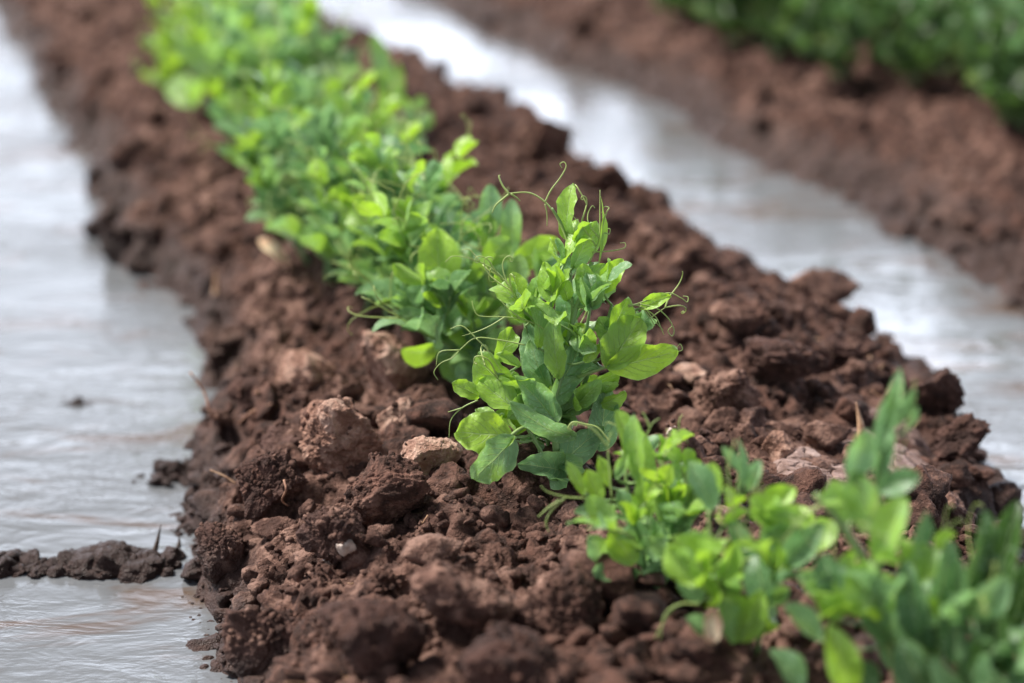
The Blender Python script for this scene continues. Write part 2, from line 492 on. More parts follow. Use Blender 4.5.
big_clod(250, 395, 50, 34, 'small dark clod on the slope beside the bent rootlets', M_DARKCLOD, 41)
big_clod(724, 396, 82, 60, 'large cracked brown clod to the right of the sharp pea plant', M_CLOD, 22, n=7, lump=1.3)
big_clod(690, 377, 42, 26, 'flat pale pink slab of soil leaning behind the large cracked clod', M_PALECLOD, 23, planes=6)
big_clod(786, 362, 92, 46, 'broad crumbly clod heap behind the cracked mud crusts', M_DARKCLOD, 24, n=7, lump=1.7)
big_clod(778, 449, 32, 28, 'small pinkish rounded clod resting at the edge of the cracked crust', M_TANCLOD, 45)
big_clod(934, 392, 66, 54, 'dark knobbly clod on the right waterline', M_DARKCLOD, 26, lump=1.8)
big_clod(960, 440, 60, 56, 'dark wet clod crumbling into the water at the right edge', M_DARKCLOD, 27, lump=1.8)
big_clod(560, 600, 96, 66, 'blurred brown clod in front of the second pea plant', M_CLOD, 28)
big_clod(462, 600, 110, 78, 'big soft edged clod low in the middle foreground', M_CLOD, 29, n=6)
big_clod(372, 640, 120, 84, 'large foreground clod at the bottom left of the bed', M_DARKCLOD, 30, n=6)
big_clod(520, 668, 130, 80, 'dark rounded foreground clod at the bottom edge, left of centre', M_DARKCLOD, 51, n=6)
big_clod(265, 640, 90, 80, 'wet dark foreground clod beside the left water, bottom corner of the bed', M_DARKCLOD, 32, n=6, lump=1.4)
big_clod(118, 246, 34, 40, 'dark lump jutting into the left water half way up', M_MUD, 33, n=5)
big_clod(545, 138, 58, 44, 'blurred rounded clod on the right shoulder against the far water', M_CLOD, 34, n=5)
big_clod(610, 178, 50, 34, 'blurred lower clod beside the rounded one on the right shoulder', M_CLOD, 35, n=5)
big_clod(690, 262, 70, 46, 'soft brown clod on the right shoulder half way down', M_CLOD, 36, n=5)
big_clod(740, 318, 66, 40, 'reddish clod on the right slope above the crumbly heap', M_CLOD, 37, n=5)
big_clod(850, 345, 60, 34, 'brown clod on the right slope near the sheeny wet spit', M_DARKCLOD, 38, n=5, lump=1.6)
def mud_lump(cx, cy, w, h, label, seed):
    """ragged half sunk heap of wet mud, seen w x h pixels"""
    base = P(cx, cy + h * .35, 0.0); Z = float(base[1] * FW[1] + (base[2] - CH) * FW[2]); s = Z / F
    rs = np.random.default_rng(seed); mb = MB()
    for i in range(34):
        t = rs.normal() * .26; t = max(-.5, min(.5, t)); fall = 1 - abs(t) * 1.5
        r = h * s * rs.uniform(.16, .42) * max(.25, fall)
        v, f = clod_shape(seed * 50 + i, 4, lump=1.6)
        c = np.array([t * w * s, rs.normal() * h * s * .55, rs.uniform(-.3, .5) * h * s * .45 * fall])
        mb.add(v @ rotm(rs, 3).T * np.array([r * 1.3, r * 1.3, r]) + c, f)
    o = link('mud_lump', mb.mesh('mud_lump', M_MUD), loc=base); tag(o, label, 'mud lump')
mud_lump(178, 468, 84, 26, 'low wet mud lump in the left water touching the bank', 39)
mud_lump(78, 401, 34, 8, 'tiny wet mud lump barely above the left water', 40)
mud_lump(187, 528, 34, 9, 'flat crumb of mud in the water beside the wet rounded clod', 44)
big_clod(346, 547, 20, 15, 'small white pebble on the crumbly dark clod', M_PEBBLE, 61, 'pebble', 'pebble', n=5, lump=.3)
big_clod(331, 561, 19, 12, 'grey pebble just left of and below the white one', M_PEBBLE, 62, 'pebble', 'pebble', n=5, lump=.3)
big_clod(672, 432, 12, 10, 'tiny pale pebble below the right side of the sharp plant', M_PEBBLE, 63, 'pebble', 'pebble', n=4, lump=.3)
big_clod(238, 452, 11, 8, 'tiny white chip on the left slope beneath the rootlets', M_PEBBLE, 64, 'pebble', 'pebble', n=4, lump=.3)

def mud_bar():
    """low ragged strip of mud across the left water"""
    base = P(80, 575, 0)
    Z = float(base[1] * FW[1] + (base[2] - CH) * FW[2])
    mb = MB(); rs = np.random.default_rng(5)
    s = Z / F
    for i in range(80):
        t = i / 79
        x = -40 + t * 205 + rs.uniform(-8, 8)
        top = 26 + 10 * math.sin(t * 9 + 1) - 14 * (t < .35) * rs.uniform(.2, 1)
        r = max(7, top * rs.uniform(.35, .62)) * s
        v, f = clod_shape(200 + i, 4, lump=1.5)
        v = v @ rotm(rs, 3).T * np.array([r * 1.1, r * rs.uniform(1.0, 1.7), r * rs.uniform(.7, 1.0)])
        c = P(x, 568 + rs.uniform(-9, 6), 0.001)
        mb.add(v + c - base, f)
    for i in range(120):
        x = -50 + 228 * rs.uniform(); r = rs.uniform(2, 7) * s
        v, f = clod_shape(300 + i, 3, lump=1.5)
        mb.add(v * r + P(x, 568 + rs.uniform(-9, 9), 0) + np.array([0, 0, rs.uniform(0, .003)]) - base, f)
    o = link('mud_bar', mb.mesh('mud_bar', M_MUD), loc=base)
    tag(o, 'ragged strip of wet mud lying across the left water', 'mud bar')
mud_bar()

def crust(cx, cy, w, h, label, seed, tilt=(0, 0)):
    """flat smooth slab of dried mud with open cracks"""
    q, Z = hit(cx, cy); s = Z / F
    n, m = 130, 130
    u, v = np.meshgrid(np.linspace(-1, 1, n), np.linspace(-1, 1, m)); u = u.ravel(); v = v.ravel()
    # square -> disc
    x = u * np.sqrt(1 - v * v / 2); y = v * np.sqrt(1 - u * u / 2)
    rr = np.sqrt(x * x + y * y)
    hw, hd = w * s / 2, h * s / 2 / math.sin(PITCH + .05)
    p3 = np.stack([x * hw, y * hd, np.zeros_like(x)], 1)
    wob = 1 + .25 * fbm(np.stack([x / (rr + .05) * 1.2 + seed, y / (rr + .05) * 1.2, rr * 2], 1), 2, seed, .5)
    p3[:, :2] *= wob[:, None]
    pw = p3 + .004 * np.stack([vnoise(p3 * 120, 1), vnoise(p3 * 120 + 9, 2), p3[:, 2]], 1)
    # cracks = second nearest minus nearest seed
    rs = np.random.default_rng(seed); k = 20
    sd = np.stack([rs.uniform(-hw, hw, k), rs.uniform(-hd, hd, k)], 1)
    dd = np.sort(np.sqrt(((pw[:, None, :2] - sd[None]) ** 2).sum(2)), 1)
    edge = dd[:, 1] - dd[:, 0]
    z = .0012 * fbm(p3 * 60, 3, seed) + .0007 * fbm(p3 * 400, 3, seed)
    z -= .0028 * np.clip(1 - edge / .0016, 0, 1)
    z -= .014 * np.clip((rr + .16 * vnoise(p3 * 60, 5) - .5) / .5, 0, 1) ** 1.5
    inner = rr < .6
    wx_, wy_ = p3[:, 0] + q[0], p3[:, 1] + q[1]
    sz = smooth_z(wx_, wy_)
    off = np.quantile((surf(wx_, wy_) - sz)[inner], .90)
    p3[:, 2] = z + sz + off - q[2] + .004 * fbm(p3 * 22 + seed, 2, 3)
    ix = np.arange(n * m).reshape(m, n)
    f = np.stack([ix[:-1, :-1], ix[:-1, 1:], ix[1:, 1:], ix[1:, :-1]], -1).reshape(-1, 4)
    base = np.array([q[0], q[1], q[2]])
    o = link('mud_crust', new_mesh('mud_crust', p3 + np.array([0, 0, .001]), f, M_CRUST), loc=base)
    tag(o, label, 'mud crust')
crust(812, 470, 100, 50, 'cracked dry mud crust with the pinkish clod at its left edge', 3, (.0, .05))
crust(893, 462, 138, 72, 'wide smooth greyish cracked crust by the right waterline', 4, (-.15, .0))
crust(895, 432, 90, 26, 'narrow sheeny cracked crust above the wide greyish one', 6, (-.12, .0))

# scattered crumbs and small clods (uncountable)
def crumbs():
    rs = np.random.default_rng(99)
    protos4 = [clod_shape(400 + i, 4, lump=1.2)[0] @ rotm(rs, 3).T for i in range(10)]
    protos3 = [clod_shape(450 + i, 3, lump=1.2)[0] @ rotm(rs, 3).T for i in range(12)]
    protos2 = [clod_shape(480 + i, 2, lump=1.2)[0] for i in range(12)]
    f4, f3, f2 = ico(4)[1], ico(3)[1], ico(2)[1]
    mb = MB()
    # three size classes: (count, rmin, rmax, protos, faces, y range)
    for cnt, r0, r1, pr, fc, y0, y1 in ((450, .010, .022, protos4, f4, 1.15, 2.6), (160, .012, .026, protos4, f4, 2.6, 5.0), (130, .014, .026, protos3, f3, 2.6, 5.0),
                                        (3200, .0035, .009, protos3, f3, 1.15, 2.5), (9000, .0014, .0038, protos2, f2, 1.25, 2.1)):
        y = y0 + (y1 - y0) * rs.uniform(size=cnt * 3) ** 1.1
        x = rs.uniform(-.36, .36, cnt * 3) * y
        zz = surf(x, y)
        ok = (zz > -.012)
        for fx_, fy_, fr_ in FLAT[:3]: ok &= np.hypot(x - fx_, (y - fy_) * .6) > fr_ * .7
        x, y, zz = x[ok][:cnt], y[ok][:cnt], zz[ok][:cnt]
        for i in range(len(x)):
            r = r0 * (r1 / r0) ** (rs.uniform() ** 1.6)
            v = pr[rs.integers(len(pr))] @ rotm(rs, .6).T
            v = v * (r * np.array([rs.uniform(.8, 1.25), rs.uniform(.8, 1.25), rs.uniform(.6, 1.0)]))
            mb.add(v + np.array([x[i], y[i], max(zz[i], -r * .9) + r * rs.uniform(-.1, .45)]), fc)
    for q in ON_CLODS:
        for c in q:
            r = .0010 * 3.5 ** (rs.uniform() ** 2.2)
            mb.add(protos2[rs.integers(12)] @ rotm(rs, 1).T * r + c + np.array([0, 0, r * .2]), f2)
    v = np.concatenate(mb.v); f = np.concatenate(mb.f)
    print('crumb verts', len(v))
    tag(link('soil_crumbs', new_mesh('soil_crumbs', v, f, M_SOIL)), 'loose soil crumbs of all sizes covering the beds', kind='stuff')
crumbs()

def litter():
    rs = np.random.default_rng(321)
    mb = MB(); n = 0
    while n < 170:
        y = rs.uniform(1.2, 2.6); x = rs.uniform(-.33, .33) * y
        z = float(surf(x, y)[0])
        if z < .02: continue
        n += 1
        a = rs.uniform(0, 6.28); L = rs.uniform(.004, .018)
        d = np.array([math.cos(a), math.sin(a), rs.uniform(-.2, .5)]); p0 = np.array([x, y, z + .002])
        v, f = tube(catmull([p0, p0 + d * L * .5 + rs.normal(size=3) * .0012, p0 + d * L], 3), rs.uniform(.0003, .0008), .0003, 4)
        mb.add(v, f)
    tag(link('straw_litter', mb.mesh('straw_litter', M_STRAW)), 'tiny bits of dry straw and root scattered over the soil', kind='stuff')

# ---------------------------------------------------------------- tubes, leaves
def catmull(pts, per=6):
    p = np.asarray(pts, float)
    if len(p) < 3: 
        t = np.linspace(0, 1, per + 1)[:, None]
        return p[0] * (1 - t) + p[-1] * t
    q = np.vstack([2 * p[0] - p[1], p, 2 * p[-1] - p[-2]])
    out = []
    for i in range(len(p) - 1):
        a, b, c, d = q[i:i + 4]
        for k in range(per):
            t = k / per
            out.append(.5 * ((2 * b) + (c - a) * t + (2 * a - 5 * b + 4 * c - d) * t * t + (-a + 3 * b - 3 * c + d) * t ** 3))
    out.append(p[-1])
    return np.array(out)

def tube(pts, r0, r1, sides=6):
    pts = np.asarray(pts); n = len(pts)
    tg = np.gradient(pts, axis=0); tg /= np.linalg.norm(tg, axis=1)[:, None] + 1e-12
    ref = np.array([.31, .22, .92]); a = np.cross(tg[0], ref); a /= np.linalg.norm(a)
    rings = []
    for i in range(n):
        a = a - tg[i] * (a @ tg[i]); a /= np.linalg.norm(a) + 1e-12
        b = np.cross(tg[i], a)
        r = r0 + (r1 - r0) * i / (n - 1)
        th = np.arange(sides) * 2 * math.pi / sides
        rings.append(pts[i] + r * (np.cos(th)[:, None] * a + np.sin(th)[:, None] * b))
    v = np.vstack(rings + [pts[0][None], pts[-1][None]])
    f = []
    for i in range(n - 1):
        for k in range(sides):
            k2 = (k + 1) % sides
            f.append((i * sides + k, i * sides + k2, (i + 1) * sides + k2)); f.append((i * sides + k, (i + 1) * sides + k2, (i + 1) * sides + k))
    c0, c1 = n * sides, n * sides + 1
    for k in range(sides):
        k2 = (k + 1) % sides
        f.append((c0, k2, k)); f.append((c1, (n - 1) * sides + k, (n - 1) * sides + k2))
    return v, np.array(f)

def leaf_geo(b, t, w, nrm, fold=.25, curl=.12, wav=.05, ph=0.0, shape='leaf', nu=6, nv=10, tipcurl=0.0):
    """leaf blade from base b to tip t, full width w, facing nrm"""
    b = np.asarray(b, float); t = np.asarray(t, float)
    ax = t - b; L = np.linalg.norm(ax); ax /= L
    n = nrm - ax * (nrm @ ax); n /= np.linalg.norm(n) + 1e-9
    sd = np.cross(ax, n)
    v = np.linspace(0, 1, nv + 1); u = np.linspace(-1, 1, 2 * nu + 1)
    vv = .5 - .5 * np.cos(v * math.pi)      # finer at both ends
    if shape == 'stipule': pr = np.power(np.sin(math.pi * np.power(vv, .62)), .62) * (1 - .25 * vv)
    elif shape == 'narrow': pr = np.power(np.sin(math.pi * np.power(vv, .85)), .9)
    else: pr = np.power(np.clip(np.sin(math.pi * np.power(vv, .86)), 0, 1), .58)
    U, V = np.meshgrid(u, vv)
    PR = np.repeat(pr[:, None], len(u), 1)
    hw = w / 2 * PR
    au = np.abs(U)
    crk = 1 + .05 * np.sin(V * 23 + ph * 3 + U * 2) * au
    X = hw * U * math.cos(fold * 1.1) * crk
    sweep = (.10 * w) * (au ** 2) * np.sin(math.pi * V)     # blade lobes sweep forward a bit
    Y = V * L + sweep - (.16 * L if shape == 'stipule' else .05 * L) * au ** 1.5 * (1 - V) ** 3
    Zz = hw * au ** 1.25 * math.sin(fold * 1.1) * 1.2 + curl * L * 4 * V * (1 - V) - tipcurl * L * V ** 4 \
        + wav * w * au ** 2 * np.sin(V * 9.0 + ph + U * 1.3) + .35 * wav * w * au ** 3 * np.sin(V * 24 + ph * 2 + U) \
        + .02 * w * np.sin(V * 14 + ph) * (1 - au) 
    co = b + X[..., None] * sd + Y[..., None] * ax + Zz[..., None] * n
    co = co.reshape(-1, 3)
    m = len(u)
    ix = np.arange(len(co)).reshape(nv + 1, m)
    q = np.stack([ix[:-1, :-1], ix[:-1, 1:], ix[1:, 1:], ix[1:, :-1]], -1).reshape(-1, 4)
    f = np.vstack([q[:, [0, 1, 2]], q[:, [0, 2, 3]]])
    return co, f, np.stack([U.ravel(), V.ravel()], 1)

def unit(v):
    v = np.asarray(v, float); return v / (np.linalg.norm(v) + 1e-12)

class Plant:
    def __init__(self, base, separate=True, lod=1):
        self.base = np.asarray(base, float); self.sep = separate; self.lod = lod
        self.leaves, self.tend, self.stems = [], [], MB()
    def leaf(self, b, t, w, n, tint=.5, **kw):
        nu, nv = {0: (3, 6), 1: (5, 10), 2: (9, 18)}[self.lod]
        self.leaves.append((*leaf_geo(b, t, w, n, nu=nu, nv=nv, **kw), tint))
    def stem(self, pts, r0, r1, tint=.2, per=6):
        v, f = tube(catmull(pts, per), r0, r1, 8 if self.lod == 2 else 5); self.stems.add(v, f, tint)
    def tendril(self, strands, r=.0006, tint=.75, per=8):
        mb = MB()
        for pts in strands:
            v, f = tube(catmull(pts, per), r, r * .45, 6 if self.lod == 2 else 4); mb.add(v, f, tint)
        self.tend.append(mb)
    def finish(self, name='pea_plant', label=None, group=None):
        root = bpy.data.objects.new(name, None); COL.objects.link(root); root.empty_display_size = .02
        root.location = Vector(self.base.tolist()); tag(root, label, 'pea plant', group)
        link('stem', self.stems.mesh('stem', M_STEM, self.base), root)
        if self.sep:
            lv = self.leaves[:96]; rest = self.leaves[96:]
            for co, f, uv, t in lv:
                mb = MB(); mb.add(co, f, t, uv); link('leaf', mb.mesh('leaf', M_LEAF, self.base), root)
            if rest:
                mb = MB()
                for co, f, uv, t in rest: mb.add(co, f, t, uv)
                tag(link('leaves', mb.mesh('leaves', M_LEAF, self.base), root), kind='stuff')
            for mb in self.tend: link('tendril', mb.mesh('tendril', M_STEM, self.base), root)
        else:
            mb = MB()
            for co, f, uv, t in self.leaves: mb.add(co, f, t, uv)
            link('foliage', mb.mesh('foliage', M_LEAF, self.base), root)
            for mb in self.tend: link('tendril', mb.mesh('tendril', M_STEM, self.base), root)
        return root

def curl_strand(p0, d0, length, rs, turns=None, up=.3, n=14, tight=1.0):
    """tendril strand: starts straight, ends in a hook or spiral"""
    d = unit(d0); ax = unit(np.cross(d, rs.normal(size=3)))
    pts = [np.asarray(p0, float)]; st = length / n
    tot = (turns if turns is not None else rs.uniform(.3, 1.5)) * 6.28
    for i in range(n):
        t = (i + 1) / n
        ang = tot * (t ** 3.2 - (i / n) ** 3.2)
        c, s = math.cos(ang), math.sin(ang)
        d = d * c + np.cross(ax, d) * s + ax * (ax @ d) * (1 - c)
        d = unit(d + ax * .02 + rs.normal(size=3) * .05)
        pts.append(pts[-1] + d * st * (1.25 - .75 * t * tight))
    return np.array(pts)

def grow(pl, base, Hh, rs, nst=3, lean=(0, 0, 0), sc=1.0, spread=.5, tint0=.45, tendrils=True, tv=.15, nodegap=.034, ls=1.22):
    """a bushy young pea: several stems, stipules, leaflets in pairs, tendrils"""
    lean = np.asarray(lean, float)
    for s_ in range(nst):
        az = rs.uniform(0, 6.28) + s_ * 6.28 / nst
        out = np.array([math.cos(az), math.sin(az), 0])
        d = unit(out * spread * rs.uniform(.3, 1.1) + lean + np.array([0, 0, 1]))
        Ls = Hh * rs.uniform(.65, 1.0)
        nn = max(3, int(Ls / (nodegap * sc)))
        pts = [np.asarray(base, float) + out * .006 * sc]
        for i in range(nn):
            d = unit(d + rs.normal(size=3) * .13 + np.array([0, 0, .12]))
            pts.append(pts[-1] + d * Ls / nn)
        pl.stem(pts, .0022 * sc, .0011 * sc, .15, per=4)
        phi = rs.uniform(0, 6.28)
        for i in range(1, nn + 1):
            p = pts[i]; t = i / nn
            phi += math.pi + rs.uniform(-.6, .6)
            size = sc * ls * (1.0 if t < .75 else 1.25 - t * .55) * rs.uniform(.8, 1.15)
            up = .35 + .9 * t
            tn = float(np.clip(tint0 + rs.normal() * tv + (.10 if t > .7 else -.05), 0, 1))
            for sg in (-1, 1):      # stipules hug the stem
                a = phi + sg * rs.uniform(.7, 1.5)
                dd = unit([math.cos(a), math.sin(a), up + rs.uniform(-.3, .4)])
                nm = unit(np.array([-math.cos(phi) * .4, -math.sin(phi) * .4, 1]) + rs.normal(size=3) * .45)
                pl.leaf(p, p + dd * .033 * size, .024 * size, nm, float(np.clip(tn - .12, 0, 1)), fold=rs.uniform(.05, .5), curl=rs.uniform(-.08, .15), wav=rs.uniform(.02, .1), ph=rs.uniform(0, 6), shape='stipule', tipcurl=rs.uniform(-.1, .2))
            if t > .93:             # growing tip: small folded leaves
                for q in range(3):
                    dd = unit(d + rs.normal(size=3) * .3)
                    pl.leaf(p, p + dd * .028 * sc, .014 * sc, unit(rs.normal(size=3)), float(np.clip(tn + .05, 0, 1)), fold=.9, curl=.05, wav=.03, ph=rs.uniform(0, 6))
            # compound leaf
            dd = unit([math.cos(phi), math.sin(phi), up * rs.uniform(.7, 1.2)])
            pet = .034 * size * rs.uniform(.7, 1.2)
            p1 = p + dd * pet
            rach = [p, p + dd * pet * .5 + np.array([0, 0, .002]), p1]
            pairs = 2 if rs.uniform() < .55 and t > .3 else 1
            q0, qd = p1, dd
            for k_ in range(pairs):
                for sg in (-1, 1):
                    a = math.atan2(qd[1], qd[0]) + sg * rs.uniform(.6, 1.25)
                    ld = unit([math.cos(a), math.sin(a), qd[2] * .9 + rs.uniform(-.3, .7)])
                    ll = .034 * size * rs.uniform(.8, 1.15) * (1 - .15 * k_)
                    nm = unit(np.array([0, -.12, .72]) - .45 * ld + rs.normal(size=3) * .55)
                    pl.leaf(q0 + ld * .002, q0 + ld * ll, ll * rs.uniform(.62, .80), nm, float(np.clip(tn + rs.normal() * .07, 0, 1)), fold=rs.uniform(.02, .75), curl=rs.uniform(-.05, .16), wav=rs.uniform(.02, .09), ph=rs.uniform(0, 6), tipcurl=rs.uniform(-.1, .2))
                if k_ < pairs - 1:
                    qd = unit(qd + np.array([0, 0, .1]) + rs.normal(size=3) * .08)
                    q0 = q0 + qd * .022 * size; rach.append(q0)
            pl.stem(rach, .0011 * sc, .0008 * sc, .35, per=3)
            if tendrils and t > .3 and rs.uniform() < tendrils * .9:
                qd = unit(qd + np.array([0, 0, rs.uniform(0, .5)]))
                m1 = q0 + qd * .022 * size; m2 = m1 + unit(qd + rs.normal(size=3) * .12) * .014 * size
                st = [[q0, m1, m2]]
                for _ in range(rs.integers(2, 4)):
                    pp0 = m1 if rs.uniform() < .45 else m2
                    st.append(curl_strand(pp0, unit(qd + rs.normal(size=3) * .55), .045 * size * rs.uniform(.6, 1.3), rs))
                pl.tendril(st, .00068 * sc, .9)

# ================================================================= the pea row
# --- hero plants are laid out leaf by leaf around their stems
CAMUP = UP
def hero_leaf(pl, Z, bx, by, tx, ty, w, dzb=0., dzt=0., roll=0., tint=.45, **kw):
    b = A(bx, by, Z + dzb); t = A(tx, ty, Z + dzt)
    ax = unit(t - b); n = unit(CAM - b); n = unit(n - ax * (n @ ax))
    c, s = math.cos(R(roll)), math.sin(R(roll))
    n = n * c + np.cross(ax, n) * s
    pl.leaf(b, t, w * Z / F, n, tint, **kw)
    return b

def hero_line(Z, pts):
    return [A(p[0], p[1], Z + (p[2] if len(p) > 2 else 0)) for p in pts]

def petiole(pl, Z, stem_pts, b, r=.0010):
    """connect a leaf base to the closest lower point of its stems"""
    best, bd = None, 1e9
    for st in stem_pts:
        q = catmull(st, 6)
        d = np.linalg.norm(q - b, axis=1) + 1.2 * np.clip(q[:, 2] - b[2] + .004, 0, None)
        i = int(np.argmin(d))
        if d[i] < bd: bd, best = d[i], q[i]
    mid = (best + b) / 2 + np.array([0, 0, -.10 * np.linalg.norm(best - b)])
    if bd > .003: pl.stem([best, mid, b], r, r * .8, .3, per=4)

def main_plant():
    q, Z = hit(556, 478)
    base = q
    pl = Plant(base, True, 2)
    S1 = hero_line(Z, [(557, 486), (556, 450, -.004), (553, 415, -.006), (558, 385, -.004), (566, 350, 0), (575, 312, .004), (585, 285, .005), (592, 262, .004)])
    S2 = hero_line(Z, [(557, 484), (566, 440, .010), (578, 400, .02), (594, 360, .018), (605, 330, .012), (612, 305, .01)])
    S3 = hero_line(Z, [(556, 484), (540, 450, -.015), (522, 420, -.02), (505, 395, -.015), (495, 370, -.01)])
    S4 = hero_line(Z, [(557, 486), (545, 430, .02), (535, 380, .03), (528, 340, .03), (520, 300, .03), (512, 285, .03)])
    S5 = hero_line(Z, [(566, 350, .004), (572, 315, .012), (571, 280, .016), (569, 250, .016), (562, 225, .014), (552, 208, .01)])
    stems = [S1, S2, S3, S4]
    for st, r in ((S1, .0027), (S2, .0020), (S3, .0016), (S4, .0017), (S5, .0013)): pl.stem(st, r, r * .6, .3)
    # secondary line of the petiole under the right leaves
    pl.stem(hero_line(Z, [(578, 377, -.002), (592, 372, -.008), (609, 366, -.012)]), .0014, .0011, .45)
    pl.stem(hero_line(Z, [(509, 437, -.03), (522, 428, -.024), (540, 424, -.012), (554, 424, -.004)]), .0013, .0014, .45)
    L = [  # bx,by, tx,ty, w, dzb, dzt, roll, tint
        (511, 436, 456, 432, 44, -.030, -.040, 12, .80), (513, 440, 473, 479, 40, -.030, -.050, -25, .22),
        (514, 408, 479, 380, 36, -.020, -.010, 20, .66), (479, 396, 452, 383, 19, -.012, -.015, 10, .62),
        (552, 417, 515, 376, 34, -.012, -.030, 15, .18), (573, 436, 510, 402, 25, -.014, -.040, -30, .14),
        (559, 470, 517, 464, 36, -.008, -.030, 15, .13), (563, 462, 604, 428, 36, -.004, .010, -15, .16),
        (538, 348, 532, 307, 21, -.012, -.016, 40, .30), (559, 376, 554, 317, 24, -.016, -.020, -20, .36),
        (561, 352, 583, 324, 24, .010, .020, 0, .72), (497, 361, 512, 328, 23, -.010, .0, 15, .50),
        (519, 366, 496, 354, 15, -.016, -.02, 30, .42), (556, 394, 590, 326, 38, -.006, .006, 30, .15),
        (609, 367, 641, 318, 44, -.012, -.010, -12, .60), (609, 366, 678, 350, 35, -.012, -.015, 18, .78),
        (612, 333, 628, 297, 27, -.004, -.012, 20, .55), (641, 308, 671, 296, 17, -.008, -.012, -15, .74),
        (603, 291, 623, 259, 25, .0, -.008, -10, .72), (587, 304, 583, 263, 21, -.006, -.010, 10, .36),
        (584, 362, 601, 344, 12, -.012, -.016, 20, .70), (600, 442, 606, 384, 40, .012, .020, 10, .04),
        (585, 402, 598, 376, 26, .020, .026, 0, .68), (567, 237, 573, 183, 23, .016, .014, -30, .42),
        (574, 266, 597, 221, 27, .008, .010, 20, .30), (598, 264, 601, 196, 11, .006, .006, 60, .40),
        (568, 272, 556, 238, 14, .010, .006, 50, .12), (585, 282, 605, 264, 18, .004, -.002, 10, .34),
        (545, 290, 561, 274, 16, .004, .0, 20, .30), (577, 330, 596, 352, 24, .0, -.02, 35, .24),
        (552, 395, 530, 340, 30, .010, .016, -20, .16), (548, 330, 528, 296, 24, .012, .010, 15, .40),
        (532, 318, 508, 300, 26, .020, .012, 10, .36), (520, 300, 513, 272, 22, .030, .030, 20, .44),
        (530, 300, 545, 276, 20, .024, .024, -10, .34), (560, 440, 532, 405, 30, .012, .016, 0, .14),
        (562, 412, 592, 398, 26, .012, .02, -10, .20), (544, 462, 520, 440, 28, .012, .010, 20, .18),
        (556, 455, 585, 470, 28, .0, -.02, 40, .10), (570, 396, 620, 372, 22, .02, .02, 30, .35),
        (500, 398, 516, 372, 24, .0, .004, 20, .38), (498, 380, 478, 352, 22, .010, .010, 20, .45),
        (620, 346, 598, 318, 24, .006, .012, 0, .45), (606, 326, 652, 322, 22, .006, .006, -20, .30),
        (568, 300, 556, 272, 17, .006, .002, 25, .50), (590, 300, 604, 278, 16, .008, .01, 10, .6),
        (528, 400, 508, 418, 26, -.008, -.022, -10, .30), (572, 352, 548, 328, 20, .004, .0, -30, .62),
        (600, 405, 626, 392, 20, .012, .012, 30, .55), (545, 475, 568, 482, 22, -.006, -.03, 60, .12),
    ]
    rs = np.random.default_rng(3)
    for (bx, by, tx, ty, w, a, b_, roll, tn) in L:
        b = hero_leaf(pl, Z, bx, by, tx, ty, w, a, b_, roll, tn + .10 * (tn < .45), fold=rs.uniform(.05, .5), curl=rs.uniform(-.05, .14), wav=rs.uniform(.06, .16), ph=rs.uniform(0, 6),
                      shape='stipule' if (tn < .2 and w > 30) else ('narrow' if w < 14 else 'leaf'))
        petiole(pl, Z, stems + [S5], b)
    def T(strands, r=.00062, dz=-.01):
        pl.tendril([hero_line(Z, [(x, y, dz + .0008 * i) for i, (x, y) in enumerate(s)]) for s in strands], r)
    # the tall arching tendril at the top
    T([[(571, 262), (566, 238), (556, 216), (545, 202), (530, 193), (513, 193), (509, 194)], [(509, 194), (503, 186), (499, 177), (500, 175)], [(509, 194), (503, 199), (496, 205), (492, 213)], [(511, 194), (517, 198), (520, 201)]], .00095, .012)
    T([[(545, 202), (551, 190), (560, 178), (566, 167), (564, 162), (560, 164), (562, 168)], [(545, 204), (547, 214), (547, 226)]], .0006, .012)
    T([[(590, 262), (599, 240), (604, 233), (609, 234), (610, 229), (606, 229)], [(599, 240), (606, 214), (609, 208), (604, 207), (602, 213)], [(599, 238), (589, 224), (588, 214), (592, 206), (595, 208)], [(596, 246), (582, 226), (570, 213)], [(592, 252), (610, 251), (624, 248), (625, 243), (620, 243)], [(600, 236), (600, 212), (600, 190)]], .0006, .004)
    T([[(628, 307), (648, 300), (668, 293), (681, 298), (687, 302), (688, 297), (683, 296)], [(640, 304), (656, 308), (668, 318), (674, 330), (672, 336), (668, 331), (672, 326)], [(640, 306), (655, 316), (661, 328), (664, 335)], [(645, 308), (654, 320), (663, 330)]], .0006, -.012)
    T([[(628, 305), (640, 306), (650, 318), (655, 326)]], .0008, -.012)
    T([[(560, 350), (545, 330), (525, 320), (505, 317), (480, 316), (474, 309), (472, 301)], [(505, 317), (490, 326), (476, 332), (462, 336)], [(520, 318), (508, 308), (500, 300)]], .0006, -.02)
    T([[(525, 345), (500, 340), (476, 338), (462, 348), (452, 358), (441, 363), (434, 372), (438, 380)], [(476, 338), (462, 326), (450, 329)], [(460, 350), (440, 352), (436, 366)], [(476, 338), (489, 352), (502, 372)]], .0006, -.02)
    T([[(478, 400), (462, 408), (451, 420), (449, 438)], [(462, 408), (448, 412)]], .0006, -.02)
    T([[(610, 442), (598, 428), (585, 424), (573, 422), (568, 428), (572, 431)]], .0008, -.045)
    T([[(655, 350), (672, 352), (682, 350), (680, 344), (676, 349)]], .0005, -.012)
    T([[(520, 300), (500, 275), (480, 262), (455, 256), (445, 262)], [(480, 262), (470, 250), (462, 250)]], .0006, .02)
    grow(pl, base + np.array([.004, .040, 0]), .135, np.random.default_rng(8), nst=3, sc=.92, spread=.28, tint0=.42, tendrils=.5, tv=.10, ls=1.15)
    grow(pl, base + np.array([0, .02, 0]), .055, np.random.default_rng(12), nst=2, sc=.8, spread=.4, tint0=.36, tendrils=.0, tv=.10, ls=1.1)
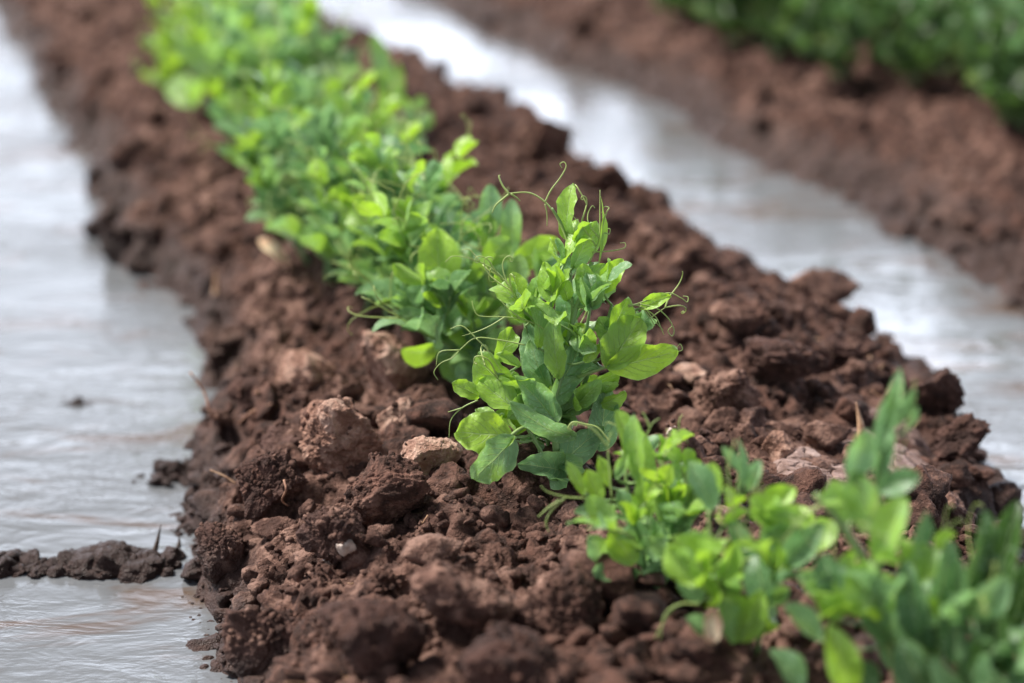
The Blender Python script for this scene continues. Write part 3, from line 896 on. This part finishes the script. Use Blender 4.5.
    pl.finish(label='sharply focused pea plant in the middle, broad mottled leaves and curling tendrils')
    return Z
ZM = main_plant()

def second_plant():
    q, Z = hit(482, 392)
    pl = Plant(q, True, 1)
    S1 = hero_line(Z, [(482, 396), (480, 360), (478, 320), (482, 280), (490, 240)])
    S2 = hero_line(Z, [(482, 396), (465, 350, .01), (450, 310, .01), (440, 290, .01)])
    S3 = hero_line(Z, [(484, 394), (500, 340, .01), (510, 290, .02), (515, 255, .02)])
    for s_ in (S1, S2, S3): pl.stem(s_, .0024, .0014, .3)
    L = [(440, 304, 437, 228, 46, -.03, -.03, 5, .86), (490, 235, 490, 184, 25, .02, .02, 10, .24), (512, 252, 512, 199, 24, .03, .03, -10, .32),
         (515, 264, 559, 240, 30, .0, .0, 0, .66), (470, 250, 458, 211, 24, .03, .03, 10, .34), (478, 246, 492, 214, 22, .02, .02, 10, .5),
         (484, 262, 510, 238, 28, -.01, -.01, 10, .44), (478, 345, 452, 315, 36, -.02, -.02, 10, .70), (450, 300, 399, 293, 22, .0, -.02, 25, .16),
         (445, 312, 404, 320, 24, .0, -.02, 25, .14), (515, 292, 520, 254, 22, -.02, -.02, 0, .40), (512, 322, 528, 298, 28, -.02, -.02, 10, .40),
         (470, 380, 436, 358, 32, .0, -.02, 20, .28), (480, 370, 456, 378, 30, -.01, -.03, 20, .20), (490, 350, 512, 330, 30, -.02, -.03, 10, .35),
         (462, 340, 430, 330, 26, .0, -.01, 20, .25), (480, 300, 462, 268, 28, .0, .0, 0, .45), (500, 290, 495, 252, 26, .01, .01, 0, .35)]
    rs = np.random.default_rng(4)
    for (bx, by, tx, ty, w, a, b_, roll, tn) in L:
        b = hero_leaf(pl, Z, bx, by, tx, ty, w, a, b_, roll, tn, fold=rs.uniform(.05, .3), curl=rs.uniform(-.03, .10), wav=rs.uniform(.03, .08), ph=rs.uniform(0, 6))
        petiole(pl, Z, [S1, S2, S3], b)
    def T(strands, r=.0007, dz=-.02):
        pl.tendril([hero_line(Z, [(x, y, dz) for x, y in s]) for s in strands], r)
    T([[(496, 300), (486, 275), (470, 258), (450, 248), (425, 248), (412, 246), (410, 244)], [(422, 248), (412, 256), (411, 263)]], .0010)
    T([[(486, 275), (510, 283), (530, 292)], [(498, 280), (508, 276), (520, 282), (530, 300)], [(497, 292), (500, 280), (514, 276)]], .0006)
    T([[(480, 250), (462, 240), (463, 222), (470, 216), (474, 222)], [(480, 250), (478, 236), (462, 224), (440, 224)]], .0007)
    grow(pl, q + np.array([0, .02, 0]), .11, np.random.default_rng(18), nst=4, sc=.9, spread=.55, tint0=.35, tendrils=.6)
    pl.finish(label='pea plant directly behind the sharp one, with one big yellow-green oval leaf')
second_plant()

def hero_small(bx, by, seed, label, Hh, sc, nst, spread, lean, L=(), T=(), tint0=.5, dz=0., stems=None, lod=1, tendrils=.5, jit=0., thick=1.):
    q, Z = hit(bx, by)
    pl = Plant(q, True, lod)
    st = [hero_line(Z, s) for s in (stems or [[(bx, by + 4), (bx - 4, by - 60), (bx - 8, by - 130)]])]
    for s_ in st: pl.stem(s_, (.0024 * sc + .0004) * thick, .0013 * sc * thick, .45)
    rs = np.random.default_rng(seed)
    for (x0, y0, x1, y1, w, a, b_, roll, tn) in L:
        if jit: w, tn, roll = w * .92, tn - (.52 if seed == 44 else .1), roll + rs.uniform(-jit, jit)  # bottom right plant's tints lowered: vignette darkness put into its leaf colour
        b = hero_leaf(pl, Z, x0, y0, x1, y1, w, a, b_, roll, tn, fold=rs.uniform(.05, .4) + jit / 110, curl=rs.uniform(-.03, .10), wav=rs.uniform(.03, .09), ph=rs.uniform(0, 6), shape='narrow' if w < 18 else 'leaf')
        petiole(pl, Z, st, b)
    for s in T: pl.tendril([hero_line(Z, [(x, y, -.01) for x, y in k_]) for k_ in s], .0007)
    if nst: grow(pl, q, Hh, rs, nst=nst, sc=sc, spread=spread, lean=lean, tint0=tint0, tendrils=tendrils)
    return pl.finish(label=label)

hero_small(652, 585, 41, 'small crowded pea plant just in front of the sharp one, pale folded top leaves', .08, .62, 4, .55, (-.05, 0, 0),
    L=[(636, 470, 616, 410, 30, 0, 0, 30, .50), (640, 480, 634, 414, 26, -.01, -.01, -30, .42), (648, 500, 640, 430, 24, .01, .01, 10, .45),
       (584, 494, 566, 461, 16, -.01, -.01, 30, .45), (600, 500, 586, 470, 22, -.01, -.01, 20, .72), (608, 486, 598, 455, 17, 0, 0, 30, .6), (616, 478, 628, 452, 14, -.01, -.01, 0, .4),
       (634, 562, 610, 530, 32, -.03, -.035, 10, .55), (608, 516, 574, 512, 18, -.01, -.02, 30, .12), (605, 560, 588, 536, 24, -.02, -.03, 10, .35), (620, 575, 592, 572, 22, -.02, -.04, 30, .25),
       (634, 520, 618, 490, 20, -.02, -.02, 10, .35), (650, 515, 640, 478, 20, -.02, -.02, -10, .55), (662, 520, 656, 482, 18, -.01, -.01, 20, .45), (668, 520, 680, 492, 18, -.01, -.01, 0, .7),
       (672, 540, 690, 505, 22, 0, 0, 10, .3), (668, 566, 690, 545, 20, 0, 0, 10, .4), (664, 500, 668, 462, 9, .02, .02, 20, .3), (646, 588, 668, 560, 26, -.01, -.01, 10, .1), (640, 590, 622, 566, 22, -.01, -.02, 20, .1), (655, 560, 645, 530, 24, -.01, -.02, 20, .3)],
    T=[[[(612, 506), (590, 499), (566, 497), (548, 492), (541, 486)], [(566, 497), (552, 510), (546, 522), (549, 532)], [(560, 500), (548, 508), (538, 517)]],
       [[(612, 500), (608, 450), (611, 432)], [(607, 446), (596, 432), (583, 424), (572, 424), (569, 430)]],
       [[(645, 440), (652, 424), (660, 418)], [(650, 428), (645, 416), (642, 412)]],
       [[(688, 490), (686, 475), (692, 462)], [(686, 480), (680, 468)]]],
    tint0=.42, stems=[[(652, 590), (640, 540), (628, 490), (622, 450)], [(652, 590), (662, 540), (668, 500), (668, 470)]], lod=1)

hero_small(752, 652, 42, 'blurred pea plant with upright leaves, third from the bottom right', .085, .68, 3, .6, (-.12, 0, 0),
    L=[(712, 508, 688, 462, 34, 0, 0, 10, .28), (738, 490, 738, 438, 16, 0, 0, 20, .30), (748, 490, 760, 460, 20, 0, 0, 0, .34), (752, 516, 796, 488, 34, 0, 0, 0, .74),
       (712, 500, 712, 462, 22, .01, .01, 0, .6), (764, 545, 790, 505, 30, -.01, -.01, 10, .5), (722, 580, 735, 542, 30, -.03, -.03, 10, .62), (700, 600, 680, 568, 30, -.02, -.02, 20, .35),
       (748, 560, 728, 520, 28, 0, 0, 20, .35), (702, 560, 690, 530, 24, -.01, -.01, 10, .6), (770, 560, 800, 545, 26, 0, 0, 10, .5), (736, 640, 720, 600, 34, -.03, -.04, 10, .45),
       (742, 640, 762, 590, 34, -.03, -.04, 0, .6), (708, 632, 686, 618, 24, -.03, -.04, 20, .2), (760, 600, 790, 590, 24, -.01, -.01, 20, .4), (740, 470, 722, 446, 14, 0, 0, 20, .3), (770, 510, 812, 520, 22, -.02, -.03, 0, .65)],
    T=[[[(745, 560), (790, 550), (812, 542), (822, 538)]], [[(700, 604), (680, 604), (665, 615), (660, 640)], [(680, 604), (670, 612), (655, 638)]], [[(735, 520), (728, 470), (735, 440)]]],
    tint0=.5, stems=[[(752, 655), (740, 600), (735, 550), (738, 500), (740, 470)], [(752, 655), (725, 600), (712, 550), (708, 510)]], jit=22)

hero_small(905, 700, 43, 'blurred tall pea plant with a thick slanting stalk and a spiky upright tip', .07, .8, 2, .5, (-.15, 0, 0),
    L=[(852, 480, 868, 430, 34, 0, 0, 10, .36), (880, 450, 893, 392, 26, -.01, -.01, 10, .28), (885, 430, 915, 388, 22, -.01, -.01, 0, .34), (890, 420, 900, 368, 18, -.01, -.01, 30, .40),
       (876, 480, 886, 420, 28, 0, 0, 20, .22), (880, 490, 920, 474, 30, -.01, -.02, 20, .14), (870, 530, 856, 470, 44, 0, 0, 0, .50), (880, 560, 905, 495, 42, -.02, -.02, 0, .56),
       (850, 520, 832, 480, 34, .01, .01, 0, .48), (840, 590, 822, 555, 40, -.01, -.01, 10, .18), (860, 610, 868, 560, 44, -.02, -.02, 0, .52), (838, 620, 800, 572, 42, -.01, -.01, 10, .54),
       (820, 640, 784, 605, 36, 0, 0, 20, .4), (850, 690, 830, 625, 44, -.02, -.03, 0, .60), (890, 640, 862, 600, 36, -.01, -.01, 20, .3), (800, 690, 770, 650, 40, 0, 0, 20, .3), (845, 500, 820, 500, 26, 0, 0, 30, .6), (905, 430, 918, 405, 12, 0, 0, 30, .4)],
    T=[[[(820, 505), (800, 520), (780, 545)]], [[(870, 520), (905, 440), (915, 380)]]],
    tint0=.4, jit=28, thick=1.7, stems=[[(920, 700), (900, 620), (870, 570), (838, 520), (815, 494)], [(905, 700), (885, 620), (876, 550), (880, 480), (892, 400)]])

hero_small(985, 740, 44, 'very blurred vignette-darkened pea plant in the bottom right corner', .07, .9, 2, .55, (-.05, 0, 0),
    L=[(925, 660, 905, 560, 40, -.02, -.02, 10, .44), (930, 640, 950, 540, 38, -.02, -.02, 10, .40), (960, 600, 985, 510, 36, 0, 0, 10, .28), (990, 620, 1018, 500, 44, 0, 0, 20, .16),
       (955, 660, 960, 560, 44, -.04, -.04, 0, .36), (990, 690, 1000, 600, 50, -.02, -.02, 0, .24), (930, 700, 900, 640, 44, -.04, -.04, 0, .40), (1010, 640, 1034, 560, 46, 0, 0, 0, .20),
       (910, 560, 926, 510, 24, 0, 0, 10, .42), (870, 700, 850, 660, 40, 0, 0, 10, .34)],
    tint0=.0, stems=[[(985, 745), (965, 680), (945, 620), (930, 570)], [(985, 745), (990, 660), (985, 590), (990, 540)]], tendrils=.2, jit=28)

# --- the dense blurred row behind: prototypes, then copies
def copy_plant(root, loc, rz, sc, label, group):
    r = root.copy(); COL.objects.link(r)
    for c in root.children:
        d = c.copy(); COL.objects.link(d); d.parent = r
    place(r, loc, rz, sc, label, group)
    return r
def place(r, loc, rz, sc, label, group):
    r.location = Vector([float(v) for v in loc]); r.rotation_euler = (0, 0, rz); r.scale = (sc,) * 3
    r['label'] = label; r['category'] = 'pea plant'; r['group'] = group

protos = []
for i in range(7):
    pl = Plant((0, 0, 0), False, 1)
    grow(pl, np.zeros(3), .19, np.random.default_rng(60 + i), nst=3, sc=1.1, spread=.6, tint0=[.38, .46, .28, .54, .40, .24, .48][i], tv=.15, tendrils=.8, nodegap=.050, ls=1.5)
    protos.append(pl.finish())
for i in range(4):
    pl = Plant((0, 0, 0), True, 1)
    grow(pl, np.zeros(3), .17, np.random.default_rng(80 + i), nst=3, sc=1.05, spread=.45, tint0=[.40, .28, .46, .34][i], tv=.13, tendrils=.95, nodegap=.046, ls=1.4)
    protos.append(pl.finish())
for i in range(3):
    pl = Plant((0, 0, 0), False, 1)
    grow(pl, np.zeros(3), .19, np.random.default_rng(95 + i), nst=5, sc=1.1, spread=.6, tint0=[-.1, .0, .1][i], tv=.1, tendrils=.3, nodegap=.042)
    for q_ in range(len(pl.leaves)): pl.leaves[q_] = (*pl.leaves[q_][:3], pl.leaves[q_][3] - .35)  # neighbouring row painted darker to carry the vignette in its leaves
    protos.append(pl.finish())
used = set()
def put(px, py, sc, rz, k, label, group, off=(0, 0)):
    q, Z = hit(px, py)
    x, y = q[0] + off[0], q[1] + off[1]
    z = float(smooth_z(x, y)) + .008
    if k not in used:
        used.add(k); place(protos[k], (x, y, z), rz, sc, label, group)
    else: copy_plant(protos[k], (x, y, z), rz, sc, label, group)

rs = np.random.default_rng(77)
row = [(x_ + (12 if y_ < 240 else 6), y_) for x_, y_ in [(442, 362), (418, 345), (398, 318), (385, 330), (368, 300), (352, 306), (350, 278), (326, 280), (330, 252), (306, 262), (300, 236), (318, 222),
       (280, 222), (296, 205), (262, 196), (286, 180), (252, 168), (272, 152), (236, 146), (256, 128), (222, 118), (244, 104), (210, 90), (232, 78), (192, 66), (220, 52), (180, 42), (206, 26), (166, 16), (196, 2), (152, -12), (184, -24), (140, -40), (172, -50)]]
for i, (px, py) in enumerate(row):
    if i < 6: lab = 'green pea plant in the half blurred clump behind the big yellow-green leaf'
    elif i < 18: lab = 'blurred bright green pea plant in the middle of the dense row'
    else: lab = 'very blurred pea plant at the far upper left end of the row'
    put(px, py, rs.uniform(.64, .90), rs.uniform(0, 6.28), (7 + i % 4) if i < 12 else i % 7, lab, ['pea plants behind the sharp one', 'pea plants in the middle of the row', 'pea plants at the far end of the row'][0 if i < 6 else 1 if i < 18 else 2])
hero_small(398, 200, 45, 'tall thin pea shoot with upright leaf pair above the right side of the blurred row', .08, .8, 1, .2, (0, 0, 0),
    L=[(392, 105, 372, 34, 22, 0, 0, 20, .34), (394, 112, 383, 66, 20, -.01, -.01, -10, .5), (396, 106, 398, 62, 14, .01, .01, 30, .4), (398, 150, 380, 110, 22, 0, 0, 10, .4), (400, 150, 416, 112, 20, 0, 0, 10, .5)],
    T=[], stems=[[(398, 204), (399, 160), (394, 110), (388, 80)]])
put(180, 112, .5, 2.0, 1, 'small pea seedling apart from the row on its left side', 'small seedlings')

row2 = []
rs2 = np.random.default_rng(5)
for i in range(40):
    t = i / 39
    px = 650 + t * 470; py = 22 + t * 150
    row2.append((px + rs2.uniform(-12, 12), py + rs2.uniform(-8, 4), rs2.uniform(0, .22)))
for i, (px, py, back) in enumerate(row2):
    put(px, py, rs2.uniform(.62, .8), rs2.uniform(0, 6.28), 11 + i % 3, 'blurred vignette-darkened pea plant of the neighbouring bed, upper right', 'pea plants on the neighbouring bed', off=(back * .5, back))

# ---------------------------------------------------------------- small debris
def strand(name, pts, r, label, cat, mat, sub=()):
    """pts: pixel list with heights above the bed in pixels"""
    q, Z = hit_any(*pts[0])
    base = q
    mb = MB()
    for s in [pts] + list(sub):
        P3 = [A(x, y, Z) for x, y in s]
        # lay it on the slope: keep each point on the surface seen at its pixel
        P3 = []
        for x, y in s:
            P3.append(A(x, y, hit_any(x, y)[1] - .012 if x > 232 else Z - .012))
        P3 = np.array(P3)
        v, f = tube(catmull(P3, 6), r, r * .6, 6); mb.add(v - base, f)
    o = link(name, mb.mesh(name, mat), loc=base); tag(o, label, cat)
strand('rootlet', [(258, 392), (236, 404), (214, 418), (204, 392), (190, 372)], .0015, 'thin bent brown rootlet arching over the left water edge', 'rootlet', M_ROOT)
strand('rootlet', [(272, 404), (252, 412), (238, 424)], .0014, 'short brown rootlet lying on the slope beside the bent one', 'rootlet', M_ROOT)
strand('rootlet', [(236, 484), (224, 476), (210, 470)], .0011, 'fine pale rootlet at the waterline beside the low mud lump', 'rootlet', M_STRAW)
strand('rootlet', [(284, 480), (286, 490), (282, 500), (288, 506)], .0010, 'hair thin rootlet hanging on the cracked dark clod', 'rootlet', M_ROOT)

def upright_stick(px, py, pytop, pxtop, r, label, mat, name='straw_piece', cat='straw', squash=.5):
    q, Z = hit(px, py); t = A(pxtop, pytop, Z)
    base = q
    pts = catmull([base - (t - base) * .15, base * .6 + t * .4 + np.array([.0006, 0, 0]), t], 8)
    n = len(pts)
    v, f = tube(pts, r, r * .25, 8)
    m = 8
    prof_ = np.array([math.sin(math.pi * min(.98, .25 + .75 * i / (n - 1))) ** .5 for i in range(n)])
    for i in range(n): v[i * m:(i + 1) * m] = pts[i] + (v[i * m:(i + 1) * m] - pts[i]) * (prof_[i] + .15) / .8
    mb = MB(); mb.add(v - base, f)
    o = link(name, mb.mesh(name, mat), loc=base); tag(o, label, cat)
upright_stick(862, 438, 402, 856, .0030, 'pale pointed straw sliver stuck upright behind the cracked crusts', M_STRAW)
upright_stick(216, 294, 268, 215, .0032, 'short blurred straw stub standing on the left slope', M_STRAW)
upright_stick(153, 556, 524, 161, .0020, 'short dark twig sticking up from the end of the mud bar', M_TWIG, 'twig', 'twig')
upright_stick(178, 548, 536, 179, .0016, 'tiny dark twig stub in the water by the mud bar', M_TWIG, 'twig', 'twig')

def dry_leaf(b, t, w, roll, label, mat, dz=0.0):
    q, Z = hit(*b); Z += dz
    bb = A(b[0], b[1], Z); tt = A(t[0], t[1], Z)
    ax = unit(tt - bb); n = unit(CAM - bb); n = unit(n - ax * (n @ ax)); c, s = math.cos(R(roll)), math.sin(R(roll)); n = n * c + np.cross(ax, n) * s
    co, f, uv = leaf_geo(bb, tt, w * Z / F, n, fold=.5, curl=.15, wav=.12, nu=6, nv=10)
    mb = MB(); mb.add(co - bb, f, .5, uv)
    o = link('withered_leaf', mb.mesh('withered_leaf', mat), loc=bb); tag(o, label, 'withered leaf')
dry_leaf((710, 642), (712, 610), 24, 10, 'cream and rust withered leaf at the foot of the blurred upright plant', M_DEADLEAF, -.03)
dry_leaf((285, 262), (258, 240), 18, 20, 'pale folded withered leaf left of the middle of the row', M_DEADLEAF, -.01)

litter()

# ---------------------------------------------------------------- camera, sky, sun
cd = bpy.data.cameras.new('camera'); cam = bpy.data.objects.new('camera', cd); COL.objects.link(cam)
cam.location = (0, 0, CH); cam.rotation_euler = (math.pi / 2 - PITCH, 0, 0)
cd.sensor_width = 36; cd.lens = 36 * F / W; cd.clip_start = .05; cd.clip_end = 1000
cd.dof.use_dof = True; cd.dof.focus_distance = ZM - .005
cd.dof.aperture_fstop = (cd.lens / 1000) / .026
cd.dof.aperture_blades = 0
S.camera = cam

SUN_EL, SUN_AZ = R(56), R(-72)       # azimuth from +Y towards +X
wd = bpy.data.worlds.new('World'); S.world = wd; wd.use_nodes = True
nt = wd.node_tree; nt.nodes.clear(); k = N(nt)
sky = k.n('ShaderNodeTexSky', sky_type='NISHITA', sun_disc=False, sun_elevation=SUN_EL, sun_rotation=SUN_AZ, altitude=100, air_density=1.2, dust_density=3.0, ozone_density=1.0)
tc = k.n('ShaderNodeTexCoord').outputs['Generated']
sep = k.n('ShaderNodeSeparateXYZ', inp={0: tc})
cl = k.noise(k.n('ShaderNodeMapping', inp={'Vector': tc, 'Scale': (1, 1, 2.2)}).outputs[0], 2.2, 5, .55, .3)
# overcast veil, brighter low down ahead of the camera, plus an added glare patch
low = k.math('ADD', k.mr(sep.outputs[2], .20, .56, 1.45, .0), k.mr(sep.outputs[2], .2, 1, .33, .18))
side = k.mr(sep.outputs[1], -.6, .9, .45, 1.0)
gd = Vector((math.sin(R(15)) * math.cos(R(13)), math.cos(R(15)) * math.cos(R(13)), math.sin(R(13))))
dt = k.n('ShaderNodeVectorMath', operation='DOT_PRODUCT', inp={0: tc, 1: gd}).outputs['Value']
glare = k.mr(dt, .90, .985, .66, 1.34)  # added bright sky patch, aimed so the right channel's water reflects white
lum = k.math('MULTIPLY', k.math('MULTIPLY', k.math('MULTIPLY', low, glare), side), k.mr(cl, .3, .7, .92, 1.06))
cloud = k.mix(1.0, k.mix(0, (1, 1, 1), (1, 1, 1)), (13., 14.2, 16.5), 'MULTIPLY')
cc = k.n('ShaderNodeVectorMath', operation='SCALE', inp={0: cloud, 3: lum}).outputs[0]
col = k.mix(.82, sky.outputs[0], cc)
bg = k.n('ShaderNodeBackground', inp={'Color': col, 'Strength': .1})
wo = k.n('ShaderNodeOutputWorld'); nt.links.new(bg.outputs[0], wo.inputs[0])

sl = bpy.data.lights.new('sun', 'SUN'); so = bpy.data.objects.new('sun', sl); COL.objects.link(so)
sl.energy = 4.5; sl.angle = R(12); sl.color = (1, .96, .90)
dirv = Vector((math.sin(SUN_AZ) * math.cos(SUN_EL), math.cos(SUN_AZ) * math.cos(SUN_EL), math.sin(SUN_EL)))
so.rotation_euler = dirv.to_track_quat('Z', 'Y').to_euler()

S.view_settings.view_transform = 'Standard'; S.view_settings.look = 'None'; S.view_settings.gamma = 1
S.view_settings.exposure = 0.92
S.cycles.max_bounces = 6; S.cycles.transparent_max_bounces = 4; S.cycles.use_denoising = True
